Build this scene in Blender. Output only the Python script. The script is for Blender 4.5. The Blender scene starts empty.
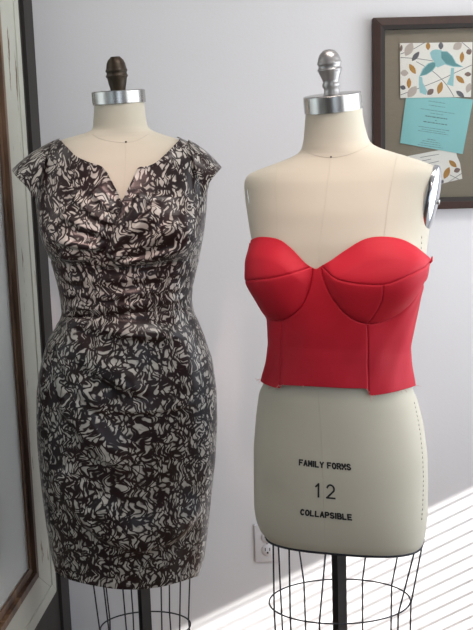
import bpy, math, random
import numpy as np
from mathutils import Vector
random.seed(4); np.random.seed(4)
PI = math.pi
SC = bpy.context.scene
COL = SC.collection

# ------------------------------------------------------------------ camera
FPX, W, H = 1000.0, 473, 630
PITCH, ROLL, CZ = math.radians(9.3), math.radians(-1.9), 1.40
def _rx(a): c, s = math.cos(a), math.sin(a); return np.array([[1,0,0],[0,c,-s],[0,s,c]])
def _rz(a): c, s = math.cos(a), math.sin(a); return np.array([[c,-s,0],[s,c,0],[0,0,1]])
RC = _rx(PI/2-PITCH) @ _rz(ROLL)
CP = np.array([0, 0, CZ])
def ray(x, y): return RC @ np.array([(x-W/2)/FPX, -(y-H/2)/FPX, -1.0])
def atY(x, y, Y): d = ray(x, y); return CP + d*(Y/d[1])
def atX(x, y, X): d = ray(x, y); return CP + d*(X/d[0])
def proj(P):                                    # N,3 -> N,2 photo measurements
    q = (np.asarray(P)-CP) @ RC
    return np.stack([W/2+FPX*q[..., 0]/-q[..., 2], H/2-FPX*q[..., 1]/-q[..., 2]], -1)
cam = bpy.data.cameras.new('camera'); co = bpy.data.objects.new('camera', cam); COL.objects.link(co)
cam.sensor_fit = 'VERTICAL'; cam.sensor_height = 36; cam.lens = 36*FPX/H
from mathutils import Matrix
M4 = Matrix([list(RC[i])+[CP[i]] for i in range(3)]+[[0,0,0,1]])
co.matrix_world = M4; cam.clip_start = 0.05
SC.camera = co
SC.view_settings.view_transform = 'Standard'; SC.view_settings.look = 'None'
SC.view_settings.gamma = 1; SC.view_settings.use_curve_mapping = False
SC.view_settings.exposure = 0.0

# ------------------------------------------------------------------ object helpers
ORG = {}
def origin(o): return ORG.get(o.name, np.zeros(3)) if o else np.zeros(3)
def thing(name, label, cat, loc, group=None):
    o = bpy.data.objects.new(name, None); COL.objects.link(o); o.location = tuple(loc)
    o.empty_display_size = .05
    ORG[o.name] = np.array(loc, float); o['label'] = label; o['category'] = cat
    if group: o['group'] = group
    return o
def obj(name, mesh, mat, parent=None, smooth=True, kind=None, label=None, cat=None, org=None, uv=None):
    """mesh = (verts, faces) in world metres, or a list of such pieces joined into one mesh; mat = one or a list (per piece)"""
    pieces = mesh if isinstance(mesh, list) else [mesh]
    V, Fc, mi = [], [], []
    n = 0
    for k, pc in enumerate(pieces):
        v, f = pc[0], pc[1]
        v = np.asarray(v, float).reshape(-1, 3)
        V.append(v); Fc += [tuple(int(i)+n for i in q) for q in f]; mi += [pc[2] if len(pc) > 2 else 0]*len(f)
        n += len(v)
    V = np.concatenate(V)
    if org is None: o0 = origin(parent)
    else: o0 = np.array(org, float)
    me = bpy.data.meshes.new(name)
    me.from_pydata((V-o0).tolist(), [], Fc)
    for m in (mat if isinstance(mat, list) else [mat]): me.materials.append(m)
    me.polygons.foreach_set('material_index', mi)
    if smooth: me.polygons.foreach_set('use_smooth', [True]*len(me.polygons))
    if uv is not None:
        lay = me.uv_layers.new(name='uv'); idx = np.empty(len(me.loops), int); me.loops.foreach_get('vertex_index', idx)
        lay.data.foreach_set('uv', np.asarray(uv)[idx].ravel())
    me.update()
    o = bpy.data.objects.new(name, me); COL.objects.link(o)
    if parent:
        o.parent = parent; ORG[o.name] = o0
    else:
        o.location = tuple(o0); ORG[o.name] = o0
    if kind: o['kind'] = kind
    if label: o['label'] = label
    if cat: o['category'] = cat
    return o
def auto_smooth(o, ang=35):
    o.data.shade_smooth() if hasattr(o.data, 'shade_smooth') else None
    try: o.data.set_sharp_from_angle(angle=math.radians(ang))
    except Exception: pass
    return o
def box(x0, x1, y0, y1, z0, z1, m=0, bev=0.0):
    if bev <= 0:
        v = [(x, y, z) for z in (z0, z1) for y in (y0, y1) for x in (x0, x1)]
        f = [(0,2,3,1), (4,5,7,6), (0,1,5,4), (2,6,7,3), (0,4,6,2), (1,3,7,5)]
        return (v, f, m)
    import bmesh
    bm = bmesh.new(); bmesh.ops.create_cube(bm, size=1)
    for vv in bm.verts: vv.co = Vector(((x0+x1)/2+vv.co.x*(x1-x0), (y0+y1)/2+vv.co.y*(y1-y0), (z0+z1)/2+vv.co.z*(z1-z0)))
    bmesh.ops.bevel(bm, geom=bm.edges[:], offset=bev, segments=2, affect='EDGES', profile=.6)
    bm.verts.index_update()
    r = ([tuple(v.co) for v in bm.verts], [[v.index for v in f.verts] for f in bm.faces], m); bm.free(); return r
def tube(pts, rad, n=8, closed=False, m=0):
    P = np.asarray(pts, float); N = len(P)
    rr = np.full(N, rad) if np.isscalar(rad) else np.asarray(rad)
    if closed: T = np.roll(P, -1, 0)-np.roll(P, 1, 0)
    else: T = np.gradient(P, axis=0)
    T /= np.linalg.norm(T, axis=1, keepdims=True)+1e-12
    up = np.array([0, 0, 1.]) if abs(T[0, 2]) < .9 else np.array([1., 0, 0])
    A = up-T[0]*(up@T[0]); A /= np.linalg.norm(A); V = []
    for i in range(N):
        A = A-T[i]*(A@T[i]); A /= np.linalg.norm(A); B = np.cross(T[i], A)
        for k in range(n):
            t = 2*PI*k/n; V.append(P[i]+rr[i]*(math.cos(t)*A+math.sin(t)*B))
    f = []
    for i in range(N if closed else N-1):
        j = (i+1) % N
        for k in range(n): f.append((i*n+k, i*n+(k+1) % n, j*n+(k+1) % n, j*n+k))
    if not closed: f.append(tuple(range(n-1, -1, -1))); f.append(tuple((N-1)*n+k for k in range(n)))
    return (V, f, m)
def lathe(prof, c, n=40, tilt=None, m=0):
    """prof: (r,z) from bottom to top"""
    V, f = [], []
    for r_, z in prof:
        for k in range(n):
            t = 2*PI*k/n; V.append((r_*math.cos(t), r_*math.sin(t), z))
    for i in range(len(prof)-1):
        for k in range(n): f.append((i*n+k, i*n+(k+1) % n, (i+1)*n+(k+1) % n, (i+1)*n+k))
    f.append(tuple(range(n-1, -1, -1))); f.append(tuple((len(prof)-1)*n+k for k in range(n)))
    V = np.array(V)
    if tilt is not None: V = V @ np.asarray(tilt).T
    return (V+np.asarray(c), f, m)
def rot(ax, ay):
    cy, sy = math.cos(ay), math.sin(ay)
    return np.array([[cy, 0, sy], [0, 1, 0], [-sy, 0, cy]]) @ _rx(ax)

# ------------------------------------------------------------------ materials
def mat(name, col, rough=.6, metal=0.0, **kw):
    m = bpy.data.materials.new(name); m.use_nodes = True
    nt = m.node_tree; b = nt.nodes['Principled BSDF']
    b.inputs['Base Color'].default_value = (*col, 1); b.inputs['Roughness'].default_value = rough; b.inputs['Metallic'].default_value = metal
    for k, v in kw.items(): b.inputs[k.replace('_', ' ')].default_value = v
    return m
class NT:
    def __init__(s, m): s.t = m.node_tree; s.b = s.t.nodes['Principled BSDF']
    def n(s, typ, **kw):
        x = s.t.nodes.new(typ)
        for k, v in kw.items():
            if hasattr(x, k): setattr(x, k, v)
            else: x.inputs[k.replace('_', ' ')].default_value = v
        return x
    def l(s, a, b): s.t.links.new(a, b)
    def math(s, op, a, b=None, c=None):
        x = s.t.nodes.new('ShaderNodeMath'); x.operation = op
        for i, v in enumerate((a, b, c)):
            if v is None: continue
            if isinstance(v, (int, float)): x.inputs[i].default_value = v
            else: s.l(v, x.inputs[i])
        return x.outputs[0]
    def ramp(s, fac, stops):
        x = s.t.nodes.new('ShaderNodeValToRGB'); e = x.color_ramp.elements
        while len(e) < len(stops): e.new(.5)
        for k, (p_, c) in enumerate(stops): e[k].position = p_; e[k].color = (*c, 1)
        s.l(fac, x.inputs[0]); return x.outputs[0]
    def mix(s, fac, a, b):
        x = s.t.nodes.new('ShaderNodeMix'); x.data_type = 'RGBA'
        if isinstance(fac, (int, float)): x.inputs[0].default_value = fac
        else: s.l(fac, x.inputs[0])
        for i, v in ((6, a), (7, b)):
            if isinstance(v, tuple): x.inputs[i].default_value = (*v, 1)
            else: s.l(v, x.inputs[i])
        return x.outputs[2]
    def bump(s, h, strength, dist):
        x = s.t.nodes.new('ShaderNodeBump'); x.inputs['Strength'].default_value = strength; x.inputs['Distance'].default_value = dist
        s.l(h, x.inputs['Height']); s.l(x.outputs[0], s.b.inputs['Normal'])
    def coord(s, which='Object', scale=(1, 1, 1)):
        c = s.t.nodes.new('ShaderNodeTexCoord'); mp = s.t.nodes.new('ShaderNodeMapping'); mp.inputs['Scale'].default_value = scale
        s.l(c.outputs[which], mp.inputs[0]); return mp.outputs[0]
    def noise(s, vec, scale, detail=2, rough=.5):
        x = s.t.nodes.new('ShaderNodeTexNoise'); x.inputs['Scale'].default_value = scale; x.inputs['Detail'].default_value = detail; x.inputs['Roughness'].default_value = rough
        s.l(vec, x.inputs['Vector']); return x

def wall_mat():
    m = mat('painted_plaster', (.66, .645, .69), .75); t = NT(m)
    v = t.coord('Object'); n = t.noise(v, 3, 3); n2 = t.noise(v, 120, 2)
    t.l(t.mix(n.outputs[0], (.655, .65, .665), (.685, .68, .695)), t.b.inputs['Base Color'])
    t.bump(n2.outputs[0], .12, .002); return m
def linen_mat():
    m = mat('linen_cover', (.55, .515, .42), .85, Sheen_Weight=.15); t = NT(m)
    v = t.coord('Object'); n = t.noise(v, 14, 3); w = t.noise(t.coord('Object', (1, 1, 1.3)), 900, 1)
    t.l(t.mix(n.outputs[0], (.485, .455, .37), (.52, .488, .40)), t.b.inputs['Base Color'])
    t.bump(w.outputs[0], .25, .0006); return m
def red_mat():
    m = mat('red_dupioni', (.50, .006, .022), .62); t = NT(m)
    t.b.inputs['Specular IOR Level'].default_value = .3
    a = t.noise(t.coord('UV', (14, 260, 1)), 1.0, 2); b = t.noise(t.coord('UV', (160, 30, 1)), 1.0, 1)
    n = t.noise(t.coord('Object'), 12, 2)
    h = t.math('ADD', a.outputs[0], b.outputs[0])
    t.l(t.mix(n.outputs[0], (.39, .005, .017), (.48, .009, .026)), t.b.inputs['Base Color'])
    t.bump(h, .10, .0012); return m
def print_mat():
    """satin print: tangled dark brush strokes over ivory"""
    m = mat('printed_satin', (.05, .04, .04), .30); t = NT(m)
    uv = t.coord('UV')
    def warp(vec, scale, amt, off):
        mp = t.n('ShaderNodeMapping'); mp.inputs['Location'].default_value = (off, off*1.7, 0); t.l(vec, mp.inputs[0])
        nz = t.noise(mp.outputs[0], scale, 1)
        s1 = t.n('ShaderNodeVectorMath', operation='SUBTRACT'); t.l(nz.outputs['Color'], s1.inputs[0]); s1.inputs[1].default_value = (.5, .5, .5)
        s2 = t.n('ShaderNodeVectorMath', operation='SCALE'); t.l(s1.outputs[0], s2.inputs[0]); s2.inputs['Scale'].default_value = amt
        s3 = t.n('ShaderNodeVectorMath', operation='ADD'); t.l(vec, s3.inputs[0]); t.l(s2.outputs[0], s3.inputs[1]); return s3.outputs[0]
    def vor(vec, scale, sx, sy, off, ang):
        mp = t.n('ShaderNodeMapping'); mp.inputs['Scale'].default_value = (sx, sy, 1); mp.inputs['Location'].default_value = (off, off, 0); mp.inputs['Rotation'].default_value = (0, 0, ang)
        t.l(vec, mp.inputs[0]); v = t.n('ShaderNodeTexVoronoi', voronoi_dimensions='2D', feature='DISTANCE_TO_EDGE', Scale=scale, Randomness=1.0)
        t.l(mp.outputs[0], v.inputs['Vector']); return v.outputs['Distance']
    w1 = warp(uv, 22, .07, 3.1); w2 = warp(w1, 70, .014, 7.7)
    va = vor(w2, 112, 1.0, .34, 0.0, .5); vb = vor(warp(warp(uv, 24, .07, 9.3), 80, .012, 4.4), 36, 1.0, .42, 5.3, -.7)
    # per-area stroke weight
    dens = t.noise(uv, 26, 2).outputs[0]
    tha = t.math('MULTIPLY_ADD', dens, .40, -.022)
    ina = t.math('SUBTRACT', va, tha)
    fa = t.n('ShaderNodeMapRange', interpolation_type='SMOOTHSTEP'); t.l(ina, fa.inputs[0]); fa.inputs[1].default_value = -.06; fa.inputs[2].default_value = .085
    fb = t.n('ShaderNodeMapRange', interpolation_type='SMOOTHSTEP'); t.l(vb, fb.inputs[0]); fb.inputs[1].default_value = .045; fb.inputs[2].default_value = .115
    f = t.math('MULTIPLY', fa.outputs[0], fb.outputs[0])
    lightc = t.mix(t.noise(uv, 50, 2).outputs[0], (.21, .20, .18), (.56, .535, .49))
    darkc = t.mix(t.noise(uv, 9, 1).outputs[0], (.006, .0045, .005), (.022, .009, .010))
    t.l(t.mix(f, darkc, lightc), t.b.inputs['Base Color'])
    wr = t.noise(t.coord('UV', (1, 1, 1)), 16, 2).outputs[0]
    t.bump(wr, .25, .01)
    t.b.inputs['Specular IOR Level'].default_value = .28
    return m
def old_paint_mat():
    m = mat('worn_white_paint', (.5, .5, .44), .55); t = NT(m)
    v = t.coord('Object', (1, 1, .22)); n = t.noise(v, 26, 5, .62); n2 = t.noise(t.coord('Object', (1, 1, .5)), 8, 3)
    f = t.ramp(n.outputs[0], [(.0, (0,0,0)), (.625, (0,0,0)), (.66, (1,1,1)), (1, (1,1,1))])
    base = t.mix(n2.outputs[0], (.38, .39, .33), (.50, .50, .44))
    t.l(t.mix(f, base, (.13, .085, .055)), t.b.inputs['Base Color']); t.bump(n.outputs[0], .2, .003); return m
def wood_mat(name, c1, c2, rough=.45, scale=(30, 30, 2)):
    m = mat(name, c1, rough); t = NT(m)
    n = t.noise(t.coord('Object', scale), 1.6, 5, .65)
    t.l(t.mix(n.outputs[0], c1, c2), t.b.inputs['Base Color']); t.bump(n.outputs[0], .15, .002); return m
def bead_mat():
    m = mat('worn_gilt_bead', (.2, .1, .04), .5); t = NT(m)
    n = t.noise(t.coord('Object', (1, 1, .1)), 24, 4, .6)
    t.l(t.ramp(n.outputs[0], [(.3, (.02, .013, .009)), (.46, (.085, .042, .024)), (.56, (.15, .085, .045)), (.7, (.26, .21, .14))]), t.b.inputs['Base Color']); return m
def mottled_metal(name, c1, c2, rough, metal, scale=60):
    m = mat(name, c1, rough, metal); t = NT(m); n = t.noise(t.coord('Object'), scale, 3)
    t.l(t.mix(n.outputs[0], c1, c2), t.b.inputs['Base Color']); return m
def mirror_mat():
    m = mat('old_mirror_glass', (.66, .70, .69), .22, .95); t = NT(m)
    n = t.noise(t.coord('Object'), 5, 4); t.l(t.ramp(n.outputs[0], [(.3, (.28,)*3), (.7, (.33,)*3)]), t.b.inputs['Roughness']); return m
def glass_mat():
    m = bpy.data.materials.new('picture_glass'); m.use_nodes = True; t = m.node_tree; t.nodes.clear()
    o = t.nodes.new('ShaderNodeOutputMaterial'); mx = t.nodes.new('ShaderNodeMixShader'); tr = t.nodes.new('ShaderNodeBsdfTransparent'); g = t.nodes.new('ShaderNodeBsdfGlossy')
    g.inputs['Roughness'].default_value = .03; fr = t.nodes.new('ShaderNodeFresnel'); fr.inputs[0].default_value = 1.35
    t.links.new(fr.outputs[0], mx.inputs[0]); t.links.new(tr.outputs[0], mx.inputs[1]); t.links.new(g.outputs[0], mx.inputs[2]); t.links.new(mx.outputs[0], o.inputs[0]); return m
def mat_board():
    m = mat('taupe_backing', (.2, .17, .125), .9); t = NT(m)
    n = t.noise(t.coord('Object', (1, 1, 14)), 40, 3)
    t.l(t.mix(n.outputs[0], (.25, .215, .16), (.32, .28, .215)), t.b.inputs['Base Color']); return m
def blotched(name, c1, c2, scale, rough=.6):
    m = mat(name, c1, rough); t = NT(m); n = t.noise(t.coord('Object'), scale, 3)
    t.l(t.mix(n.outputs[0], c1, c2), t.b.inputs['Base Color']); return m

M = dict(
    wall=wall_mat(), linen=linen_mat(), red=red_mat(), prnt=print_mat(), paint=old_paint_mat(), bead=bead_mat(),
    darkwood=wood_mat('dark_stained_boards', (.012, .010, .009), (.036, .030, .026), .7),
    framewood=wood_mat('mahogany_moulding', (.022, .010, .007), (.058, .026, .017), .6, (60, 60, 12)),
    framelip=wood_mat('black_lip', (.010, .008, .007), (.022, .016, .013), .7),
    floor=wood_mat('floor_boards', (.16, .09, .05), (.30, .19, .11), .4, (20, 1.5, 1)),
    frontwall=blotched('dark_wall_paint', (.10, .09, .085), (.13, .12, .11), 3, .8),
    ceiling=blotched('ceiling_paint', (.74, .74, .72), (.78, .78, .76), 4, .8),
    chrome=mottled_metal('chrome', (.55, .56, .59), (.62, .63, .66), .15, 1.0),
    brushed=mottled_metal('polished_steel', (.42, .41, .39), (.50, .49, .47), .27, 1.0),
    silver=mottled_metal('silver_paint', (.34, .33, .33), (.42, .41, .41), .34, .75),
    bronze=mottled_metal('aged_bronze', (.014, .010, .008), (.060, .042, .022), .42, .5, 90),
    wire=mottled_metal('black_wire', (.012, .013, .020), (.022, .024, .034), .45, .3),
    pole=mottled_metal('black_enamel', (.012, .012, .014), (.022, .020, .020), .4, .2),
    ink=blotched('black_stencil_ink', (.012, .012, .014), (.022, .022, .024), 300, .7),
    seam=blotched('seam_thread', (.44, .41, .34), (.48, .45, .38), 200, .9),
    stitch=blotched('grey_thread', (.28, .26, .22), (.34, .31, .27), 200, .9),
    redseam=blotched('red_seam', (.30, .003, .012), (.36, .006, .016), 200, .7),
    fray=blotched('frayed_thread', (.55, .25, .22), (.62, .36, .32), 300, .9),
    mirror=mirror_mat(), glass=glass_mat(), board=mat_board(),
    ivory=blotched('ivory_card', (.85, .84, .77), (.88, .87, .81), 30, .6),
    aqua=blotched('aqua_card', (.27, .60, .60), (.31, .65, .65), 20, .6),
    birdpale=blotched('pale_blue_ink', (.30, .56, .58), (.34, .60, .62), 60, .6),
    birddark=blotched('teal_ink', (.09, .27, .29), (.15, .36, .37), 60, .6),
    ochre=blotched('ochre_ink', (.40, .19, .03), (.50, .27, .06), 80, .6),
    brown=blotched('brown_ink', (.18, .11, .09), (.24, .16, .13), 80, .6),
    slate=blotched('slate_ink', (.10, .10, .115), (.16, .155, .165), 80, .6),
    blush=blotched('blush_ink', (.48, .42, .37), (.56, .50, .44), 80, .6),
    twig=blotched('twig_ink', (.11, .10, .10), (.15, .14, .135), 80, .6),
    text=blotched('grey_letter_ink', (.09, .17, .18), (.13, .21, .22), 80, .6),
    plastic=blotched('white_plastic', (.62, .61, .63), (.66, .65, .67), 30, .35),
    slot=blotched('dark_slot', (.012, .011, .011), (.02, .018, .018), 50, .6),
    slat=blotched('blind_slat', (.7, .7, .68), (.74, .74, .72), 10, .5),
    sun_blocker=blotched('sun_blocker_sheet', (.25, .27, .24), (.3, .32, .28), 10, .9),
    trimw=blotched('white_trim', (.62, .61, .63), (.67, .66, .68), 6, .5),
)

# ------------------------------------------------------------------ room
XL, XR, YB, YF, ZC = -.513, 1.36, 2.70, -2.3, 2.65
TH = math.radians(4.4)                       # the left wall is not quite square to the back wall
def rotL(pc):
    v = np.asarray(pc[0], float); dx, dy = v[:, 0]-XL, v[:, 1]-YB
    return (np.stack([XL+dx*math.cos(TH)+dy*math.sin(TH), YB-dx*math.sin(TH)+dy*math.cos(TH), v[:, 2]], -1),)+tuple(pc[1:])
def atL(x, y, Xp):
    """sight line met with the plane lying Xp-XL in front of the left wall: (distance along the wall, height)"""
    n = np.array([math.cos(TH), -math.sin(TH), 0]); P0 = np.array([XL, YB, 0])+n*(Xp-XL); d = ray(x, y)
    Q = CP+d*((P0-CP)@n/(d@n)); e = np.array([math.sin(TH), math.cos(TH), 0]); return YB+(Q-np.array([XL, YB, 0]))@e, Q[2]
obj('wall_back', box(XL-.15, XR+.12, YB, YB+.12, 0, ZC), M['wall'], kind='structure', smooth=False)
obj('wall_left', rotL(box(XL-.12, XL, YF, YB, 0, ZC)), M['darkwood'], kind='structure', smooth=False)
WY0, WY1, WZ0, WZ1 = .55, 2.55, .10, 1.95
obj('wall_right', [box(XR, XR+.12, YF, WY0, 0, ZC), box(XR, XR+.12, WY1, YB, 0, ZC), box(XR, XR+.12, WY0, WY1, 0, WZ0), box(XR, XR+.12, WY0, WY1, WZ1, ZC)], M['wall'], kind='structure', smooth=False)
obj('floor', box(XL-.55, XR+.12, YF-.12, YB+.12, -.1, 0), M['floor'], kind='structure', smooth=False)
obj('ceiling', box(XL-.55, XR+.12, YF-.12, YB+.12, ZC, ZC+.1), M['ceiling'], kind='structure', smooth=False)
FX0, FX1, FZ0, FZ1 = -.2, 1.15, .75, 2.3
obj('wall_front', [box(XL-.55, FX0, YF-.12, YF, 0, ZC), box(FX1, XR+.12, YF-.12, YF, 0, ZC), box(FX0, FX1, YF-.12, YF, 0, FZ0), box(FX0, FX1, YF-.12, YF, FZ1, ZC)], M['frontwall'], kind='structure', smooth=False)
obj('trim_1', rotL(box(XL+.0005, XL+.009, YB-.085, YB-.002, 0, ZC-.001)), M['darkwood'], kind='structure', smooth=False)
fr = .05
obj('window_1', [box(XR+.03, XR+.09, WY0, WY0+fr, WZ0, WZ1), box(XR+.03, XR+.09, WY1-fr, WY1, WZ0, WZ1), box(XR+.03, XR+.09, WY0, WY1, WZ0, WZ0+.02), box(XR+.03, XR+.09, WY0, WY1, WZ1-fr, WZ1)], M['trimw'], kind='structure', smooth=False)
obj('window_2', [box(FX0, FX0+fr, YF-.09, YF-.03, FZ0, FZ1), box(FX1-fr, FX1, YF-.09, YF-.03, FZ0, FZ1), box(FX0, FX1, YF-.09, YF-.03, FZ0, FZ0+fr), box(FX0, FX1, YF-.09, YF-.03, FZ1-fr, FZ1), box((FX0+FX1)/2-.02, (FX0+FX1)/2+.02, YF-.09, YF-.03, FZ0, FZ1)], M['trimw'], kind='structure', smooth=False)  # unseen window, put in to carry the front fill light
# slatted blind just inside the side window, and an unseen sloped sheet outside, added to block the upper sun
SUN = np.array([-1.0, 1.0, -.475])
SP, SWD, ALPHA = .037, .036, math.radians(14.0)
bl = thing('venetian_blind', 'white horizontal slat blind hanging in the side window', 'blind', (XR-.03, (WY0+WY1)/2, WZ1-.03))
sl = []
z = WZ0+.02
while z < WZ1-.05:
    dx, dz = math.cos(ALPHA)*SWD/2, math.sin(ALPHA)*SWD/2
    P0, P1 = np.array([XR-.03-dx, 0, z-dz]), np.array([XR-.03+dx, 0, z+dz]); nn = np.array([-math.sin(ALPHA), 0, math.cos(ALPHA)])*.0006
    v = []
    for y in (WY0+.01, WY1-.01):
        for q in (P0-nn, P1-nn, P1+nn, P0+nn): v.append((q[0], y, q[2]))
    sl.append((v, [(0,1,2,3), (7,6,5,4), (0,4,5,1), (1,5,6,2), (2,6,7,3), (3,7,4,0)])); z += SP
obj('slats', sl, M['slat'], bl, smooth=False)
obj('head_rail', box(XR-.055, XR-.005, WY0, WY1, WZ1-.05, WZ1-.005, bev=.004), M['slat'], bl, smooth=False)
# sun edge: height of the added blocker's lower lip so that the lit patch starts where it does on the back wall
PE = atY(462, 494, YB)
zedge = PE[2]+.475*(XR+.12-PE[0])          # height of the shadow edge plane at the outer wall face
lipx = XR+.12+1.0; lipz = zedge+.475*1.0
obj('sun_blocker', [box(XR+.12, XR+.14, WY0-1.6, WY1+.3, WZ1+.12, WZ1+.22),
               ([(XR+.125, WY0-1.6, WZ1+.2), (XR+.125, WY1+.3, WZ1+.2), (lipx, WY1+.3, lipz), (lipx, WY0-1.6, lipz),
                 (XR+.125, WY0-1.6, WZ1+.21), (XR+.125, WY1+.3, WZ1+.21), (lipx, WY1+.3, lipz+.01), (lipx, WY0-1.6, lipz+.01)],
                [(0,1,2,3), (7,6,5,4), (0,4,5,1), (1,5,6,2), (2,6,7,3), (3,7,4,0)])],
    M['sun_blocker'], kind='structure', smooth=False)

# ------------------------------------------------------------------ dress form maths
class Form:
    def __init__(s, X0, Y0, left, right, front, back, n=2.15, yaw=0.0):
        s.X0, s.Y0, s.n, s.yaw = X0, Y0, n, yaw
        def side(rows):
            P = np.array([atY(x, y, Y0) for y, x in rows]); o = np.argsort(P[:, 2]); return P[o, 2], P[o, 0]
        s.Lz, s.Lx = side(left); s.Rz, s.Rx = side(right)
        def dep(rows):
            P = np.array([(s.zrow(y), d) for y, d in rows]); o = np.argsort(P[:, 0]); return P[o, 0], P[o, 1]
        s.Fz, s.Fd = dep(front); s.Bz, s.Bd = dep(back)
        s.bumps = []; s.nz = None
    def nn(s, Z): return s.n if s.nz is None else np.interp(Z, *s.nz)
    def zrow(s, y): return atY(s.X0_px(y), y, s.Y0)[2]
    def X0_px(s, y):
        a = proj(np.array([[s.X0, s.Y0, 1.5], [s.X0, s.Y0, .5]])); return a[0, 0]+(a[1, 0]-a[0, 0])*(y-a[0, 1])/(a[1, 1]-a[0, 1])
    @staticmethod
    def sm(z, zz, vv):                       # smoothed interpolation
        e = .006
        return (np.interp(z-e, zz, vv)+2*np.interp(z, zz, vv)+np.interp(z+e, zz, vv))/4
    def base(s, PH, Z):
        L, R_ = s.sm(Z, s.Lz, s.Lx), s.sm(Z, s.Rz, s.Rx); c, a = (L+R_)/2, (R_-L)/2
        Fd, Bd = s.sm(Z, s.Fz, s.Fd), s.sm(Z, s.Bz, s.Bd)
        sy, cy = math.sin(s.yaw), math.cos(s.yaw); a = np.sqrt(np.maximum(a*a-((Fd+Bd)/2*sy)**2, 1e-6))/cy
        sp, cp = np.sin(PH-s.yaw), np.cos(PH-s.yaw); k = 2/s.nn(Z)
        xl = a*np.sign(sp)*np.abs(sp)**k; yl = np.where(cp > 0, Fd, Bd)*np.sign(cp)*np.abs(cp)**k
        x, yy = xl*cy+yl*sy, yl*cy-xl*sy
        sp, cp = np.sin(PH), np.cos(PH)
        nx, ny = sp, cp
        for ph, zc, sph, sz, amp in s.bumps:
            dph = (PH-ph+PI) % (2*PI)-PI
            g = amp*np.exp(-(dph/sph)**2-((Z-zc)/np.where(Z > zc, sz[0], sz[1]))**2); x = x+g*np.sin(ph*.75+PH*.25); yy = yy+g*np.cos(ph*.75+PH*.25)
        return np.stack([c+x, s.Y0-yy, Z], -1)
    def normals(s, PH, Z):
        e1, e2 = .01, .002
        du = s.base(PH+e1, Z)-s.base(PH-e1, Z); dv = s.base(PH, Z+e2)-s.base(PH, Z-e2)
        n = np.cross(du, dv); n /= np.linalg.norm(n, axis=-1, keepdims=True)+1e-12; return n
    def at(s, PH, Z, off=0.0):
        PH, Z = np.asarray(PH, float), np.asarray(Z, float)
        P = s.base(PH, Z)
        return P+s.normals(PH, Z)*np.asarray(off)[..., None] if np.any(off) else P
    def hit(s, px, py):
        """(angle, height) where the sight line from the photo meets the form"""
        d = ray(px, py); ts = np.linspace(s.Y0-.25, s.Y0+.02, 700)/d[1]
        Q = CP+ts[:, None]*d
        L, R_ = s.sm(Q[:, 2], s.Lz, s.Lx), s.sm(Q[:, 2], s.Rz, s.Rx); c, a = (L+R_)/2, (R_-L)/2
        b = s.sm(Q[:, 2], s.Fz, s.Fd)
        dx, dy = (Q[:, 0]-c), -(Q[:, 1]-s.Y0)
        sy, cy = math.sin(s.yaw), math.cos(s.yaw); a = np.sqrt(np.maximum(a*a-(b*sy)**2, 1e-6))/cy; lx, ly = dx*cy-dy*sy, dy*cy+dx*sy
        nh = s.nn(Q[:, 2])/2; u = np.sign(lx)*(np.abs(lx)/a)**nh; v = np.sign(ly)*(np.abs(ly)/b)**nh
        ph = np.arctan2(u, v)+s.yaw
        for _ in range(3):
            P = s.base(ph, Q[:, 2]); r1 = np.hypot(P[:, 0]-c, P[:, 1]-s.Y0); r0 = np.hypot(dx, dy)
            th1 = np.arctan2(P[:, 0]-c, -(P[:, 1]-s.Y0)); th0 = np.arctan2(dx, dy); ph = ph+(th0-th1)*.8
        q = r0/r1; k = np.argmax(q < 1) if (q < 1).any() else int(np.argmin(q))
        return ph[k], Q[k, 2]
    def curve(s, pts, off=0.0, sub=6):
        h = np.array([s.hit(*p_) for p_ in dens(pts, sub)]); return s.at(h[:, 0], h[:, 1], np.full(len(h), off))
def dens(pts, sub=6):
    """smooth (Catmull-Rom) resample of a measured polyline"""
    P = np.array(pts, float); Q = np.vstack([2*P[0]-P[1], P, 2*P[-1]-P[-2]]); out = []
    for i in range(1, len(Q)-2):
        for t in np.linspace(0, 1, sub, endpoint=False):
            a, b, c, d = Q[i-1], Q[i], Q[i+1], Q[i+2]
            out.append(.5*((2*b)+(-a+c)*t+(2*a-5*b+4*c-d)*t*t+(-a+3*b-3*c+d)*t**3))
    out.append(P[-1]); return np.array(out)
def sdist(P, line, signed=False):
    """distance of points P (N,2) to polyline; signed: + on its left-hand (upper) side; also fraction along"""
    L = np.asarray(line, float); best = np.full(len(P), 1e9); sg = np.ones(len(P)); al = np.zeros(len(P))
    seg = np.linalg.norm(np.diff(L, axis=0), axis=1); cum = np.concatenate([[0], np.cumsum(seg)])
    for i in range(len(L)-1):
        a, b = L[i], L[i+1]; d = b-a; l2 = d@d+1e-9
        t = np.clip(((P-a)@d)/l2, 0, 1); q = a+t[:, None]*d; w = P-q; dd = np.hypot(w[:, 0], w[:, 1])
        m = dd < best; best = np.where(m, dd, best); sg = np.where(m, np.sign(d[0]*w[:, 1]-d[1]*w[:, 0]), sg); al = np.where(m, (cum[i]+t*seg[i])/cum[-1], al)
    return (best*(-sg) if signed else best), al
def inside(P, poly):
    poly = np.asarray(poly, float); r = np.zeros(len(P), bool); j = len(poly)-1
    for i in range(len(poly)):
        xi, yi = poly[i]; xj, yj = poly[j]
        c = ((yi > P[:, 1]) != (yj > P[:, 1])) & (P[:, 0] < (xj-xi)*(P[:, 1]-yi)/((yj-yi) or 1e-9)+xi); r ^= c; j = i
    return r
def grid_faces(nr, nc, closed=True):
    f = []
    for i in range(nr-1):
        for k in range(nc if closed else nc-1):
            k2 = (k+1) % nc; f.append((i*nc+k, i*nc+k2, (i+1)*nc+k2, (i+1)*nc+k))
    return f
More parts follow.
